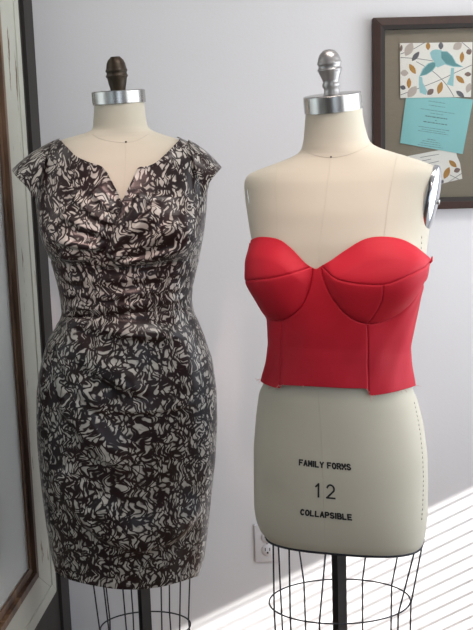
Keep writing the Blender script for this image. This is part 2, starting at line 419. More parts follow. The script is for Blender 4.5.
def torso_mesh(F_, zs, nphi=160, off=0.0):
    ph = np.linspace(-PI, PI, nphi, endpoint=False)
    PH, Z = np.meshgrid(ph, zs)
    P = F_.at(PH, Z, off)
    f = grid_faces(len(zs), nphi); f.append(tuple(range(nphi-1, -1, -1))); f.append(tuple((len(zs)-1)*nphi+k for k in range(nphi)))
    return (P.reshape(-1, 3), f), P
def smooth01(x): x = np.clip(x, 0, 1); return x*x*(3-2*x)

def stand(root, F_, zb, zhoops, rx, ry, angs, ztop, polew, hoopr, inset=0.0):
    """pole with cast base, and the open wire cage under the form"""
    c = np.array([F_.X0, F_.Y0])
    a = math.radians(28); h = polew/2
    v = []
    for zz in (.05, ztop):
        for sx, sy in ((-1,-1), (1,-1), (1,1), (-1,1)): v.append((c[0]+(sx*math.cos(a)-sy*math.sin(a))*h*.8, c[1]+(sx*math.sin(a)+sy*math.cos(a))*h*.8, zz))
    obj('pole', (v, [(3,2,1,0), (4,5,6,7), (0,1,5,4), (1,2,6,5), (2,3,7,6), (3,0,4,7)]), M['pole'], root, smooth=False)
    b = obj('base', lathe([(.05, .03), (.05, .055), (.035, .075), (.022, .11), (.019, .14)], (*c, 0), 24), M['pole'], root)
    for k in range(4):
        t = PI/4+k*PI/2; d = np.array([math.cos(t), math.sin(t)])
        pts = [(*(c+d*r_), z_) for r_, z_ in ((.03, .055), (.09, .06), (.15, .045), (.2, .022), (.22, .012))]
        obj('foot', tube(pts, [.016, .015, .013, .012, .012], 8), M['pole'], b)
    cage = obj('wire_cage', tube(F_.at(np.linspace(-PI, PI, 72, endpoint=False), np.full(72, zb), np.full(72, .0006-inset)), .0026, 6, True), M['wire'], root)
    hp = []
    for (zh, w, d) in zhoops:
        t = np.linspace(0, 2*PI, 64, endpoint=False); pts = np.stack([c[0]+w*np.sin(t), c[1]-d*np.cos(t), np.full(64, zh)], -1)
        obj('hoop', tube(pts, hoopr, 6, True), M['wire'], cage)
    for t in angs:
        top = F_.at(t, zb, np.array(.0002-inset)); pts = [top]
        for (zh, w, d) in zhoops: pts.append((c[0]+(w+.002)*math.sin(t), c[1]-(d+.002)*math.cos(t), zh))
        obj('cage_rod', tube(pts, .0018, 6), M['wire'], cage)
    return cage

def cap_and_finial(root, px, py, Y0, rad, hgt, tilt, finial_prof, fmat, fl_label):
    c = atY(px, py, Y0); T = rot(*tilt)
    cap = obj('neck_cap', lathe([(rad*.96, 0), (rad, .0015), (rad, hgt-.002), (rad-.0015, hgt-.0004), (rad-.004, hgt), (.012, hgt+.0006)], c, 64, T), M['brushed'], root)
    auto_smooth(cap, 40)
    f = auto_smooth(obj('finial', lathe(finial_prof, c+T@np.array([0, 0, hgt]), 32, T), fmat, root), 50)
    f['label'] = fl_label
    return cap
def arc_(cx, cy, rx, ry, a0, a1, n=10): return [(cx+rx*math.cos(math.radians(a0+(a1-a0)*k/n)), cy+ry*math.sin(math.radians(a0+(a1-a0)*k/n))) for k in range(n+1)]
GLYPH = dict(
    A=[[(0,0),(.5,1),(1,0)], [(.2,.33),(.8,.33)]], B=[[(0,0),(0,1),(.6,1)]+arc_(.6,.76,.3,.24,90,-90)+[(0,.52),(.66,.52)]+arc_(.66,.26,.32,.26,90,-90)+[(0,0)]],
    C=[arc_(.5,.5,.5,.5,48,312,16)], E=[[(1,1),(0,1),(0,0),(1,0)], [(0,.5),(.85,.5)]], F=[[(1,1),(0,1),(0,0)], [(0,.5),(.8,.5)]], I=[[(.0,0),(.0,1)]],
    L=[[(0,1),(0,0),(.9,0)]], M=[[(0,0),(0,1),(.5,.35),(1,1),(1,0)]], O=[arc_(.5,.5,.5,.5,0,360,20)], P=[[(0,0),(0,1),(.62,1)]+arc_(.62,.74,.34,.26,90,-90)+[(0,.48)]],
    R=[[(0,0),(0,1),(.62,1)]+arc_(.62,.75,.34,.25,90,-90)+[(0,.5)], [(.5,.5),(1,0)]], S=[arc_(.5,.75,.46,.25,30,270,10)+arc_(.5,.25,.48,.25,90,-150,10)],
    Y=[[(0,1),(.5,.45),(1,1)], [(.5,.45),(.5,0)]], **{'1': [[(.05,.78),(.4,1),(.4,0)]], '2': [arc_(.5,.71,.46,.29,165,-35,10)+[(.0,0),(1,0)]]})
def stencil(body, F_, cx, cy, height, adv, gw, stroke, slope, off=.0004, worn=0):
    """stencilled capitals laid on the cloth; worn = how many last letters have rubbed away in bands"""
    ph0, z0 = F_.hit(cx, cy)
    phs = np.linspace(ph0-.9, ph0+.9, 400); P = F_.at(phs, np.full(400, z0)); arc = np.concatenate([[0], np.cumsum(np.linalg.norm(np.diff(P, axis=0), axis=1))]); arc -= np.interp(ph0, phs, arc)
    wid = [.45 if c == 'I' else .55 if c == ' ' else 1.0 for c in body]; tot = sum(wid)*adv; x = -tot/2; S, f = [], []
    for ci, c in enumerate(body):
        g = 0 if c == 'I' else gw; x0 = x+(wid[ci]*adv-g)/2
        for pl in GLYPH.get(c, []):
            q = [(x0+a*g, (b-.5)*height) for a, b in pl]
            for a, b in zip(q[:-1], q[1:]):
                a, b = np.array(a), np.array(b); L_ = np.hypot(*(b-a))
                if L_ < 1e-6: continue
                d = (b-a)/L_; a = a-d*stroke*.4; b = b+d*stroke*.4; n = np.array([-d[1], d[0]])*stroke/2; m = max(1, int(L_/.0015))
                for k in range(m):
                    p0, p1 = a+(b-a)*k/m, a+(b-a)*(k+1)/m; my = (p0[1]+p1[1])/2/height
                    if ci >= len(body)-worn and (-.13 < my < -.02): continue
                    i0 = len(S); S += [p0-n, p1-n, p1+n, p0+n]; f.append((i0, i0+1, i0+2, i0+3))
        x += wid[ci]*adv
    S = np.array(S); ph = np.interp(S[:, 0], arc, phs)
    return (F_.at(ph, z0+S[:, 1]+S[:, 0]*slope, off+np.random.rand(len(ph))*.00002), f)

# ------------------------------------------------------------------ right dress form (bare linen, size stencil)
FA = math.radians(-17)
RF = Form(.194, 1.95, yaw=FA,
    left=[(100,306),(113,306),(125,305),(140,304),(149,302),(154,299),(158,291),(163,278),(168,265),(173,251),(178,246),(186,244.5),(205,246.5),(230,250.5),(250,255),(275,261),(300,266),(320,270),(345,271.5),(370,268.5),(384,265.5),(395,260),(420,257),(450,255),(480,255.3),(510,256),(522,258),(530,261),(535,264),(538,269)],
    right=[(100,362),(113,362),(125,364),(140,368),(145,372),(149,381),(153,394),(158,411),(163,424),(167,433),(170,435),(176,434),(190,431),(215,427),(235,424.5),(262,420.5),(285,416.5),(310,412),(345,406),(370,407.5),(384,409),(395,414),(420,420),(450,423.5),(480,424),(510,423.5),(524,422),(533,421),(539,416),(543,410)],
    front=[(100,.052),(125,.054),(143,.057),(150,.061),(158,.068),(180,.084),(210,.098),(240,.104),(270,.102),(300,.098),(340,.09),(370,.094),(395,.098),(420,.1015),(440,.1036),(455,.1043),(470,.104),(490,.1022),(505,.100),(515,.098),(530,.094),(536,.090),(539,.085)],
    back=[(100,.05),(143,.058),(160,.07),(180,.09),(240,.1),(340,.085),(450,.115),(520,.113),(534,.109),(539,.102)])
RF.nz = ([RF.zrow(540), RF.zrow(480), RF.zrow(390), RF.zrow(300)], [2.9, 2.5, 2.2, 2.15])
zb = RF.zrow(538.5)
RF.bumps = [(FA-math.radians(42), RF.zrow(277), .50, (.062, .05), .026), (FA+math.radians(44), RF.zrow(277), .52, (.062, .05), .036)]
rf = thing('dress_form', 'bare beige linen dress form with silver finial, stencilled number and red corset on it', 'dress form', (RF.X0, RF.Y0, 0))
zs = np.concatenate([np.linspace(zb, RF.zrow(515), 14), np.linspace(RF.zrow(515), RF.zrow(182), 90)[1:], np.linspace(RF.zrow(182), RF.zrow(140), 46)[1:], np.linspace(RF.zrow(140), RF.zrow(104), 14)[1:]])
tof = -.004*smooth01((zs-RF.zrow(382))/.02)*smooth01((RF.zrow(262)-zs)/.02)
tm, _ = torso_mesh(RF, zs, 180, np.repeat(tof[:, None], 180, 1))
obj('torso', tm, M['linen'], rf)
cap_and_finial(rf, 333.5, 111.5, 1.95, .0555, .033, (.10, -.08),
    [(r_, (290-y)/5.26*.0019) for r_, y in ((.0150,300),(.0163,292),(.0163,286),(.0148,280),(.0146,262),(.0170,250),(.0174,242),(.0168,234),(.0152,228),(.0160,218),(.0185,200),(.0216,178),(.0224,170),(.0237,166),(.0238,162),(.0226,158),(.0213,150),(.0214,142),(.0230,134),(.0234,130),(.0230,126),(.0222,122),(.0213,110),(.0200,99),(.0179,88),(.0150,78),(.0115,69),(.0072,63),(.004,61),(.0008,60.5))],
    M['silver'], 'silver painted turned finial')
# neck seam, centre-front, princess and side seams
def seam(root, F_, pts, name='seam', rad=.0005, m='seam', off=.0002, sub=6): return obj(name, tube(F_.curve(pts, off, sub), rad, 5), M[m], root)
seam(rf, RF, [(304,149),(312,154),(322,156.5),(331,157.5),(345,155.5),(358,151),(369,145)])
seam(rf, RF, [(331,158),(328,180),(325,205),(321,235),(319,262)], rad=.00028)
seam(rf, RF, [(277,165),(276,185),(277,205),(278,237)], rad=.00032)
seam(rf, RF, [(397,156),(393,175),(388,205),(384,236)], rad=.00032)
seam(rf, RF, [(318,392),(321,430),(323,480),(325,548)], rad=.0002)
def stitches(root, F_, pts, n, name='stitching'):
    P = F_.curve(pts, .0006, 8); pcs = []
    t = np.linspace(0, len(P)-1.01, n*2)
    for k in range(0, len(t)-1, 2):
        a = t[k]; b = t[k]+(t[k+1]-t[k])*.9
        g = lambda q: P[int(q)]+(P[int(q)+1]-P[int(q)])*(q-int(q))
        pcs.append(tube([g(a), (g(a)+g(b))/2, g(b)], .0006, 5))
    return obj(name, pcs, M['stitch'], root)
stitches(rf, RF, [(421.5,236),(421,248),(420,256)], 5)
stitches(rf, RF, [(414,402),(419.5,430),(422.5,460),(423,490),(421.5,520)], 26)
obj('neck_hook', box(*np.ravel([[q-.0014, q+.0014] for q in RF.curve([(331,157),(331,158)], .0004)[0]]).tolist(), bev=.0005), M['ink'], rf)
# chrome arm plates
def arm_plate(root, c, phn, tip, hh, hw, dome):
    n = np.array([math.sin(phn)*math.cos(tip), -math.cos(phn)*math.cos(tip), math.sin(tip)])
    u = np.array([math.cos(phn), math.sin(phn), 0]); v = np.cross(n, u); v *= np.sign(v[2])
    V, f = [], []; NR, NC = 30, 96
    prof = [(.97, -.006), (1.0, -.004), (1.0, .001)]+[(math.cos(t), .002+dome*math.sin(t)) for t in np.linspace(.12, PI/2-.02, NR)]
    for r_, d_ in prof:
        for k in range(NC):
            t = 2*PI*k/NC; sh = 1.0 if math.sin(t) > 0 else 1.0-.06*abs(math.sin(t))
            V.append(c+u*(hw*r_*math.cos(t))+v*(hh*r_*math.sin(t))*sh+n*d_)
    f = grid_faces(len(prof), NC); f.append(tuple((len(prof)-1)*NC+k for k in range(NC))); f.append(tuple(range(NC-1, -1, -1)))
    p_ = obj('arm_plate', (V, f), M['chrome'], root, label='chrome oval arm plate')
    cc = c+n*(dome+.002); obj('plate_screw', tube([cc, cc+n*.003], .005, 12), M['brushed'], p_)
    return p_
arm_plate(rf, atY(430.2, 200.5, 1.895), FA+math.radians(87), -.20, .067, .040, .013)
arm_plate(rf, atY(254.5, 204, 1.995), FA-math.radians(86), -.14, .058, .038, .006)
obj('lettering', stencil('FAMILY FORMS', RF, 324.5, 465.0, .0102, .0094, .0060, .0031, -.03, worn=4), M['ink'], rf, smooth=False)
obj('lettering', stencil('12', RF, 325, 491, .0265, .0225, .0150, .0036, -.03), M['ink'], rf, smooth=False)
obj('lettering', stencil('COLLAPSIBLE', RF, 325.8, 514.8, .0102, .0099, .0063, .0033, -.03), M['ink'], rf, smooth=False)
HR = [(.474, .146, .104), (.27, .140, .100), (.09, .150, .108)]
stand(rf, RF, zb+.002, HR, .15, .1, [math.radians(a) for a in (-68, -126, -46, -153, -20, 156, 48, 127, 76)], zb+.05, .027, .0017)

# ------------------------------------------------------------------ red corset on it
CT = [(244,262),(247,255),(250,244),(255,239),(265,237),(280,239.5),(291,247),(300,256),(311,266.5),(317,268.5),(323,265),(332,260),(343,252),(360,241.5),(370,238),(380,237),(393,238),(405,241.5),(416,249),(423,257),(427,262)]
CB = [(262,381),(268,384.5),(276,387.5),(282,388),(284,385),(300,385.5),(325,386.5),(350,387.8),(366,388.5),(368.5,394),(372,395),(385,393),(400,389.5),(413,385.5)]
def bound(F_, pts, zback, blend=.5, sub=4):
    h = np.array([F_.hit(*q) for q in dens(pts, sub)]); o = np.argsort(h[:, 0]); a, z_ = h[o, 0], h[o, 1]
    A = np.concatenate([[-PI], [max(-PI+.01, a[0]-blend)], a, [min(PI-.01, a[-1]+blend)], [PI]]); Zz = np.concatenate([[zback], [(z_[0]+zback)/2], z_, [(z_[-1]+zback)/2], [zback]])
    return lambda ph: np.interp(ph, A, Zz)
ctop = bound(RF, CT, RF.zrow(262)); cbot = bound(RF, CB, RF.zrow(384))
cupL = dens([(243,279),(247,288),(254,300),(262,311),(271,317.5),(283,319.5),(296,312),(304,302),(309,290),(312,278),(313,267)])
cupR = dens([(321,264),(323,275),(328,289),(336,302),(346,313),(357,320),(367,322.5),(380,321.5),(394,315),(407,304),(416,292),(424,279),(429,268)])
polyL = np.vstack([cupL, dens([(313,262),(300,246),(280,230),(255,228),(238,240),(236,270)])]); polyR = np.vstack([cupR, dens([(434,255),(410,235),(380,228),(350,236),(326,254)])])
seamLh = dens([(243,279),(255,279),(268,278),(280,276.5),(295,272.5),(312,266.5)]); seamRh = dens([(322,265.5),(331,273),(342,278),(360,281.5),(384,282.5),(398,278.5),(412,271),(422,263.5),(428,259)])
seamRv = dens([(384,282.5),(383,292),(378,303),(372,313),(367,322.5)]); seamLv = dens([(249.5,281),(254,293),(262,303),(270,311)])
downL = dens([(283,319.5),(282.5,340),(282,365),(281.5,392)]); downR = dens([(367,322.5),(367.5,345),(367.5,370),(368,398)])
ph_c = np.concatenate([np.linspace(-PI, -1.9, 30, endpoint=False), np.linspace(-1.9, 1.9, 620, endpoint=False), np.linspace(1.9, PI, 30, endpoint=False)])
NRc = 240
tt = np.linspace(0, 1, NRc)[:, None]
PHc = np.repeat(ph_c[None], NRc, 0); Zc_ = cbot(PHc)*(1-tt)+ctop(PHc)*tt
base_ = RF.at(PHc, Zc_); px = proj(base_).reshape(-1, 2); front = (np.abs(PHc) < 1.88).ravel()
inL, inR = inside(px, polyL) & front, inside(px, polyR) & front
dl, _ = sdist(px, cupL); dr, _ = sdist(px, cupR)
topd = ((ctop(PHc)-Zc_)/.002).ravel()
bul = np.zeros(len(px))
for m_, d_ in ((inL, dl), (inR, dr)): bul[m_] = .016*(1-np.exp(-d_[m_]/9))[...]*smooth01(topd[m_]/26+.12)
# crest along the cross-cup seam
for m_, sm_ in ((inL, seamLh), (inR, seamRh)):
    d_, _ = sdist(px, sm_); bul[m_] += (.006*np.exp(-(d_[m_]/13)**2))*smooth01(np.minimum(dl, dr)[m_]/12)
groove = np.zeros(len(px))
for ln, wd, dep in ((cupL, .9, .0022), (cupR, .9, .0022), (seamLh, .8, .0016), (seamRh, .8, .0016), (seamRv, .8, .0015), (seamLv, .9, .0012), (downL, .8, .0016), (downR, .8, .0016)):
    d_, _ = sdist(px, ln); groove = np.maximum(groove, dep*np.exp(-(d_/wd)**2))
groove[~front] = 0
flare = smooth01(1-((Zc_-cbot(PHc))/.05).ravel())*.0025
off = .0052+bul-groove+flare
# slight wobble of the stitched cloth
wob = .0006*np.sin(PHc*9+Zc_*30)+.0004*np.sin(PHc*17-Zc_*55); off = off.reshape(PHc.shape)+wob
PC = RF.at(PHc, Zc_, off); nc = len(ph_c)
faces = np.array(grid_faces(NRc, nc))
cx = px[faces].mean(1); fr_ = front[faces].all(1)
fL, fR = inside(cx, polyL) & fr_, inside(cx, polyR) & fr_
_, _ = 0, 0
def above(P, line): L = np.asarray(line); return P[:, 1] < np.interp(P[:, 0], L[:, 0], L[:, 1])
upL, upR = fL & above(cx, seamLh), fR & above(cx, seamRh)
Sd = np.asarray(seamRv); outR = fR & ~upR & (cx[:, 0] > np.interp(cx[:, 1], Sd[:, 1], Sd[:, 0]))
ang = PHc.ravel()[faces].mean(1)
rest = ~(fL | fR)
dLx = lambda P, L: P[:, 0] < np.interp(P[:, 1], np.asarray(L)[:, 1], np.asarray(L)[:, 0])
aL, aR = RF.hit(283, 335)[0], RF.hit(367, 335)[0]
sideL = rest & fr_ & dLx(cx, downL) & (ang < -.3); sideR = rest & fr_ & ~dLx(cx, downR) & (ang > 0)
backp = rest & ~fr_ | (rest & (np.abs(ang) > 1.7)); sideL &= ~backp; sideR &= ~backp
frontp = rest & ~backp & ~sideL & ~sideR
arc = .16
UVc = np.stack([PHc.ravel()*arc, Zc_.ravel()], -1)
PCf = PC.reshape(-1, 3)
def sub(name, msk, parent, m=M['red'], **kw):
    ff = faces[msk]; ids, inv = np.unique(ff, return_inverse=True); ff = inv.reshape(ff.shape)
    o = obj(name, (PCf[ids], ff), m, parent, uv=UVc[ids], **kw)
    s_ = o.modifiers.new('cloth', 'SOLIDIFY'); s_.thickness = .0016; s_.offset = -1
    return o
cors = thing('corset', 'strapless red corset with padded cups and raw frayed hem on bare dress form', 'corset', RF.at(FA, RF.zrow(384), np.array(.006)))
sub('front_panel', frontp, cors); sub('side_panel', sideL, cors); sub('side_panel', sideR, cors); sub('back_panel', backp, cors)
c1 = sub('cup', fL & ~upL, cors); sub('upper_cup', upL, c1)
c2 = sub('cup', fR & ~upR & ~outR, cors); sub('upper_cup', upR, c2); sub('outer_cup', outR, c2)
# frayed threads along the raw hem, and the small tab at the side
def csurf(pxy, o_=.007): h = RF.hit(*pxy); return RF.at(h[0], h[1], np.array(o_))
thr = []
for k in range(46):
    t = random.random(); q = CB[0] if t < .02 else tuple(dens(CB, 4)[int(t*(len(CB)-1)*4)])
    if 300 < q[0] < 366 and random.random() < .5: continue
    a = csurf((q[0], q[1]-1), .0125); dx, dz = random.uniform(-.006, .006), random.uniform(.002, .008)
    thr.append(tube([a, a+np.array([dx*.3, -.001, -dz*.5]), a+np.array([dx, -.001, -dz])], .00028, 4))
for q, d_ in (((263,380),(-.008,-.004)), ((262,381),(-.010,.003)), ((411,386),(.010,-.002)), ((368,394),(.004,-.014))):
    a = csurf(q, .01); thr.append(tube([a, a+np.array([d_[0]*.5, -.001, d_[1]*.3]), a+np.array([d_[0], -.001, d_[1]])], .0003, 4))
fy = obj('frayed_edge', thr, M['fray'], cors); fy['kind'] = 'stuff'; fy['label'] = 'pale frayed threads along the raw hem'
a = csurf((425,260), .009); obj('side_tab', tube([a+np.array([-.004, -.004, -.006]), a+np.array([.002, -.006, .0]), a+np.array([.0035, -.006, .008])], [.003, .0026, .0012], 8), M['red'], cors)

# ------------------------------------------------------------------ left dress form
LF = Form(-.243, 2.25,
    left=[(98,95),(110,94.5),(122,93.5),(128,93.5),(131,92.5),(133.5,86),(136,75),(139,63),(143,55),(150,46.5),(158,41.5),(170,38.5),(185,38),(200,38.5),(215,41),(230,46),(265,54.5),(290,61),(312,64),(325,60),(345,51),(365,44),(390,39.5),(420,39),(450,40.5),(490,44.5),(520,48.5),(555,54.5),(572,60),(590,64)],
    right=[(98,144),(112,145),(122,146.5),(127,147.5),(130,150.5),(133,158),(136,168),(140,181),(145,190.5),(152,199),(160,204.5),(170,206),(185,206),(200,205),(215,203.5),(235,201),(265,196),(285,191),(300,190),(312,192),(335,202),(360,210.5),(390,214.5),(420,215.5),(460,213.5),(500,209),(530,206),(560,202),(575,195.5),(590,190)],
    front=[(98,.055),(128,.056),(137,.06),(145,.072),(160,.088),(185,.104),(215,.112),(245,.108),(265,.100),(312,.094),(340,.108),(380,.122),(430,.126),(500,.118),(590,.108)],
    back=[(98,.055),(137,.06),(160,.085),(215,.105),(312,.09),(400,.13),(590,.108)])
LF.bumps = [(math.radians(-42), LF.zrow(232), .5, (.06, .05), .034), (math.radians(40), LF.zrow(232), .5, (.06, .05), .034)]
lf = thing('dress_form', 'dress form with dark bronze finial wearing the printed sheath dress', 'dress form', (LF.X0, LF.Y0, 0))
zlb = LF.zrow(500)
zs = np.concatenate([np.linspace(zlb, LF.zrow(170), 80), np.linspace(LF.zrow(170), LF.zrow(128), 46)[1:], np.linspace(LF.zrow(128), LF.zrow(100), 12)[1:]])
ph = np.linspace(-PI, PI, 160, endpoint=False); PHt, Zt = np.meshgrid(ph, zs)
tof = np.where(Zt < LF.zrow(225), -.011, 0.0)*smooth01((LF.zrow(205)-Zt)/.05)
Pt = LF.at(PHt, Zt, tof); f = grid_faces(len(zs), 160); f.append(tuple(range(159, -1, -1))); f.append(tuple((len(zs)-1)*160+k for k in range(160)))
obj('torso', (Pt.reshape(-1, 3), f), M['linen'], lf)
cap_and_finial(lf, 119.3, 104, 2.25, .0585, .029, (.05, -.03),
    [(r_, (262-y)/5.26*.00228) for r_, y in ((.016,268),(.0166,258),(.0172,250),(.0198,225),(.0216,202),(.0226,198),(.0244,193),(.0244,188),(.0228,183),(.0218,177),(.0226,171),(.0240,167),(.0240,162),(.0228,156),(.0220,150),(.0205,130),(.0170,112),(.012,101),(.0105,97),(.009,95.2),(.001,95))],
    M['bronze'], 'dark bronze acorn finial')
seam(lf, LF, [(92,134),(100,138.5),(112,141.5),(126,142.5),(138,140),(150,133)])
seam(lf, LF, [(126,143),(125.5,165),(124,185),(122.5,200)], rad=.0003)
obj('neck_hook', box(*np.ravel([[q-.0018, q+.0018] for q in LF.curve([(126,142),(126,143)], .0004)[0]]).tolist(), bev=.0005), M['ink'], lf)
HL = [(.47, .122, .086), (.282, .108, .078), (.10, .115, .084)]
stand(lf, LF, zlb+.002, HL, .1, .08, [math.radians(a) for a in (-78, -124, -46, -160, -19, 24, 151, 50, 112)], zlb+.05, .029, .0019, .0125)

# ------------------------------------------------------------------ printed dress on it
NECK = [(60.5,140.5),(69,149),(77,157),(90,163),(103,167.5),(111,180),(118,193),(122,201),(128,189),(133,179),(138,168.5),(148,166.5),(157,162),(169,151),(181,138.5)]
SEAM1 = [(52,260),(60,262.5),(90,265.5),(125,266),(160,262.5),(199,257)]
SEAM2 = [(61,318),(90,317),(130,313.5),(165,311),(195,310)]
HEM = [(60,571.5),(66,576),(80,581),(110,587),(135,588.3),(160,585.5),(180,580),(196,574.5)]
zneck = bound(LF, NECK, LF.zrow(146), .3); zs1 = bound(LF, SEAM1, LF.zrow(261)); zs2 = bound(LF, SEAM2, LF.zrow(314)); zhem = bound(LF, HEM, LF.zrow(577))
ph_d = np.concatenate([np.linspace(-PI, -1.75, 40, endpoint=False), np.linspace(-1.75, 1.75, 380, endpoint=False), np.linspace(1.75, PI, 40, endpoint=False)])
def fold(P, pts, amp, ws, wb, t0=.12, t1=.25):
    """a cloth fold along a line: steep below it (ws), gently falling above (wb)"""
    s, al = sdist(P, dens(pts), True); w = np.where(s > 0, wb, ws)
    return 3.0*amp*np.exp(-(s/w)**2)*smooth01(al/t0)*smooth01((1-al)/t1)
def dress_disp(name, P, PH, Z):
    d = np.full(len(P), .0045)
    fr = smooth01((np.cos(PH)+.05)*4)
    e = np.zeros(len(P))
    if name == 'bodice':
        # right-hand wrap lies over the left-hand one
        s, al = sdist(P, dens([(124,196),(122,204),(118,219),(110,240),(104,252),(96,268)]), True)
        e += np.where(s > 0, .0065*np.exp(-s/26), -.002*np.exp(-(s/7)**2))*(P[:, 1] > 196)*smooth01((P[:, 1]-196)/6)
        for L_, a_ in (([(70,196),(90,212),(108,222),(120,224)], .0035), ([(60,215),(82,226),(102,233),(114,236)], .0045), ([(55,238),(78,244),(98,246),(110,245)], .0045), ([(60,254),(80,256),(100,254)], .003), ([(90,190),(105,205),(119,214)], .003)):
            e += fold(P, L_, a_, 3, 7)
        for L_, a_ in (([(106,254),(120,240),(140,224),(160,208)], .0045), ([(108,257),(130,248),(155,236),(182,222)], .0045), ([(110,248),(122,228),(135,208),(142,190)], .003), ([(112,262),(140,257),(168,250),(196,240)], .0035)):
            e += fold(P, L_, a_, 7, 3)
        e -= .003*np.exp(-((Z-zs1(PH))/.006)**2)
        e += .0012*np.exp(-((zneck(PH)-Z)/.004)**2)
    elif name == 'waistband':
        e -= .001
        for L_, a_ in (([(56,276),(90,280),(130,279),(196,270)], .0016), ([(58,290),(95,296),(140,293),(194,284)], .002), ([(60,304),(95,308),(140,304),(194,296)], .002)):
            e += fold(P, L_, a_, 4, 5)
        e -= .002*np.exp(-((Z-zs2(PH))/.004)**2)+.002*np.exp(-((Z-zs1(PH))/.004)**2)
    else:
        for L_, a_, w1, w2 in (([(62,319),(70,340),(84,358),(103,373),(126,386),(150,393)], .0075, 4, 13), ([(62,319),(64,345),(72,372),(90,398),(112,415)], .006, 4, 12),
                               ([(63,318),(90,327),(125,334),(160,337),(185,334)], .0045, 4, 9), ([(62,320),(55,345),(49,372),(46,400)], .004, 5, 9),
                               ([(62,400),(76,416),(92,440),(112,458),(135,466)], .0065, 6, 18), ([(112,409),(140,411),(170,408),(200,402)], .002, 2, 8),
                               ([(84,508),(104,530),(126,542),(150,542),(176,528),(202,496)], .0080, 6, 22), ([(54,470),(75,500),(100,522),(130,532)], .004, 8, 18),
                               ([(60,350),(66,390),(84,425),(110,445)], .003, 6, 10)):
            e += fold(P, L_, a_, w1, w2)
        e -= .003*np.exp(-((Z-zs2(PH))/.005)**2)
        g = np.hypot(P[:, 0]-63, P[:, 1]-320); e -= .003*np.exp(-(g/6)**2)
        e += .0016*np.exp(-((Z-zhem(PH))/.012)**2)
    if name == 'skirt': e = np.where(e > .004, .004+.011*np.tanh((e-.004)/.011), e); e *= .25+.75*smooth01((np.hypot((P[:, 0]-60)/1.0, (P[:, 1]-322)/1.6)-4)/13)
    return d+e*fr
drs = thing('dress', 'dark brown and ivory printed satin sheath dress with cap sleeves and draped skirt', 'dress', LF.at(0, LF.zrow(577), np.array(.006)))
def dress_piece(name, lo, hi, nr, parent):
    t = np.linspace(0, 1, nr)[:, None]; PH = np.repeat(ph_d[None], nr, 0); Z = lo(PH)*(1-t)+hi(PH)*t
    P2 = proj(LF.at(PH, Z)).reshape(-1, 2)
    off = dress_disp(name, P2, PH.ravel(), Z.ravel()).reshape(PH.shape)
    P = LF.at(PH, Z, off)
    # arc-length so the print keeps its scale over shoulders and hips
    vv = np.concatenate([np.zeros((1, PH.shape[1])), np.cumsum(np.linalg.norm(np.diff(P, axis=0), axis=2), 0)], 0)+lo(PH)
    uu = PH*.165
    o = obj(name, (P.reshape(-1, 3), grid_faces(nr, len(ph_d))), M['prnt'], parent, uv=np.stack([uu.ravel(), vv.ravel()], -1))
    s_ = o.modifiers.new('cloth', 'SOLIDIFY'); s_.thickness = .0018; s_.offset = -1
    return o
dress_piece('skirt', zhem, lambda p_: zs2(p_)+.001, 300, drs)
dress_piece('waistband', zs2, zs1, 60, drs)
dress_piece('bodice', lambda p_: zs1(p_)-.001, zneck, 170, drs)
def cap_sleeve(side, top_in, low_in, tip, low_out):
    """sheet bridging the arm opening, from the shoulder seam out to a free edge"""
    TI, LI, TP, LO = [atY(*q, LF.Y0) for q in (top_in, low_in, tip, low_out)]
    nu, nv = 60, 30; V, UV = [], []
    for j in range(nv):
        v = j/(nv-1)
        for i in range(nu):
            u = i/(nu-1); s = math.sin(PI*u); c = math.cos(PI*u)
            k = s**.75
            a = LI*(1-k)+TI*k; b = LO*(1-k)+TP*k
            a = a+np.array([0, -.070*c, 0]); b = b+np.array([0, -.062*c, 0])
            p = a*(1-v)+b*v; p = p+np.array([side*.003, 0, .004*s])*(1-v); bulge = .005*math.sin(PI*v)*(.4+.6*s)
            p = p+np.array([side*bulge*.4, 0, bulge]); V.append(p); UV.append((u*.22+side*.9, v*.075+.3))
    o = obj('cap_sleeve', (V, grid_faces(nv, nu, False)), M['prnt'], drs, uv=np.array(UV))
    s_ = o.modifiers.new('cloth', 'SOLIDIFY'); s_.thickness = .002; s_.offset = 0
    return o
cap_sleeve(-1, (56,142.5), (42,200), (13.5,169), (34,187))
cap_sleeve(1, (187,141.5), (204,198), (221.5,167.5), (208.5,183))

# ------------------------------------------------------------------ old framed mirror on the left wall
XM = -.494
YO, ZO = atL(55.5, 591, XM)
YI, ZI = atL(37.5, 576, XM)
YG = atL(29.5, 568, XM)[0]; bw = (YI-YG)*.62; YG = YI-bw
YN, ZT = .75, 2.08
mir = thing('mirror', 'tall old mirror in a chipped white painted wood frame on the dark left wall', 'mirror', rotL(([(XL+.01, (YO+YN)/2, ZO)],))[0][0])
wy, wz = YO-YI, ZI-ZO
def ring(x0, x1, Y0, Y1, Z0, Z1, wy_, wz_):
    """four mitred lengths: far stile, near stile, bottom rail, top rail"""
    o = [(Y0, Z0), (Y1, Z0), (Y1, Z1), (Y0, Z1)]; i = [(Y0+wy_, Z0+wz_), (Y1-wy_, Z0+wz_), (Y1-wy_, Z1-wz_), (Y0+wy_, Z1-wz_)]
    r = []
    for a, b in ((1, 2), (3, 0), (0, 1), (2, 3)):
        q = [o[a], o[b], i[b], i[a]]; cy = sum(p_[0] for p_ in q)/4; cz = sum(p_[1] for p_ in q)/4
        v = [(x0, *p_) for p_ in q]+[(x1, *p_) for p_ in q]
        r.append(rotL((v, [(0,1,2,3), (7,6,5,4), (0,4,5,1), (1,5,6,2), (2,6,7,3), (3,7,4,0)])))
    return r
lip = ring(XM-.002, XM+.0035, YN, YO, ZO, ZT, .034, .034)
body = ring(XL+.0005, XM, YN, YO, ZO, ZT, wy, wz)
bead = ring(XL+.001, XM+.004, YN+wy-.001, YI+.0, ZI-.001, ZT-wz, bw*.45, bw*.45)
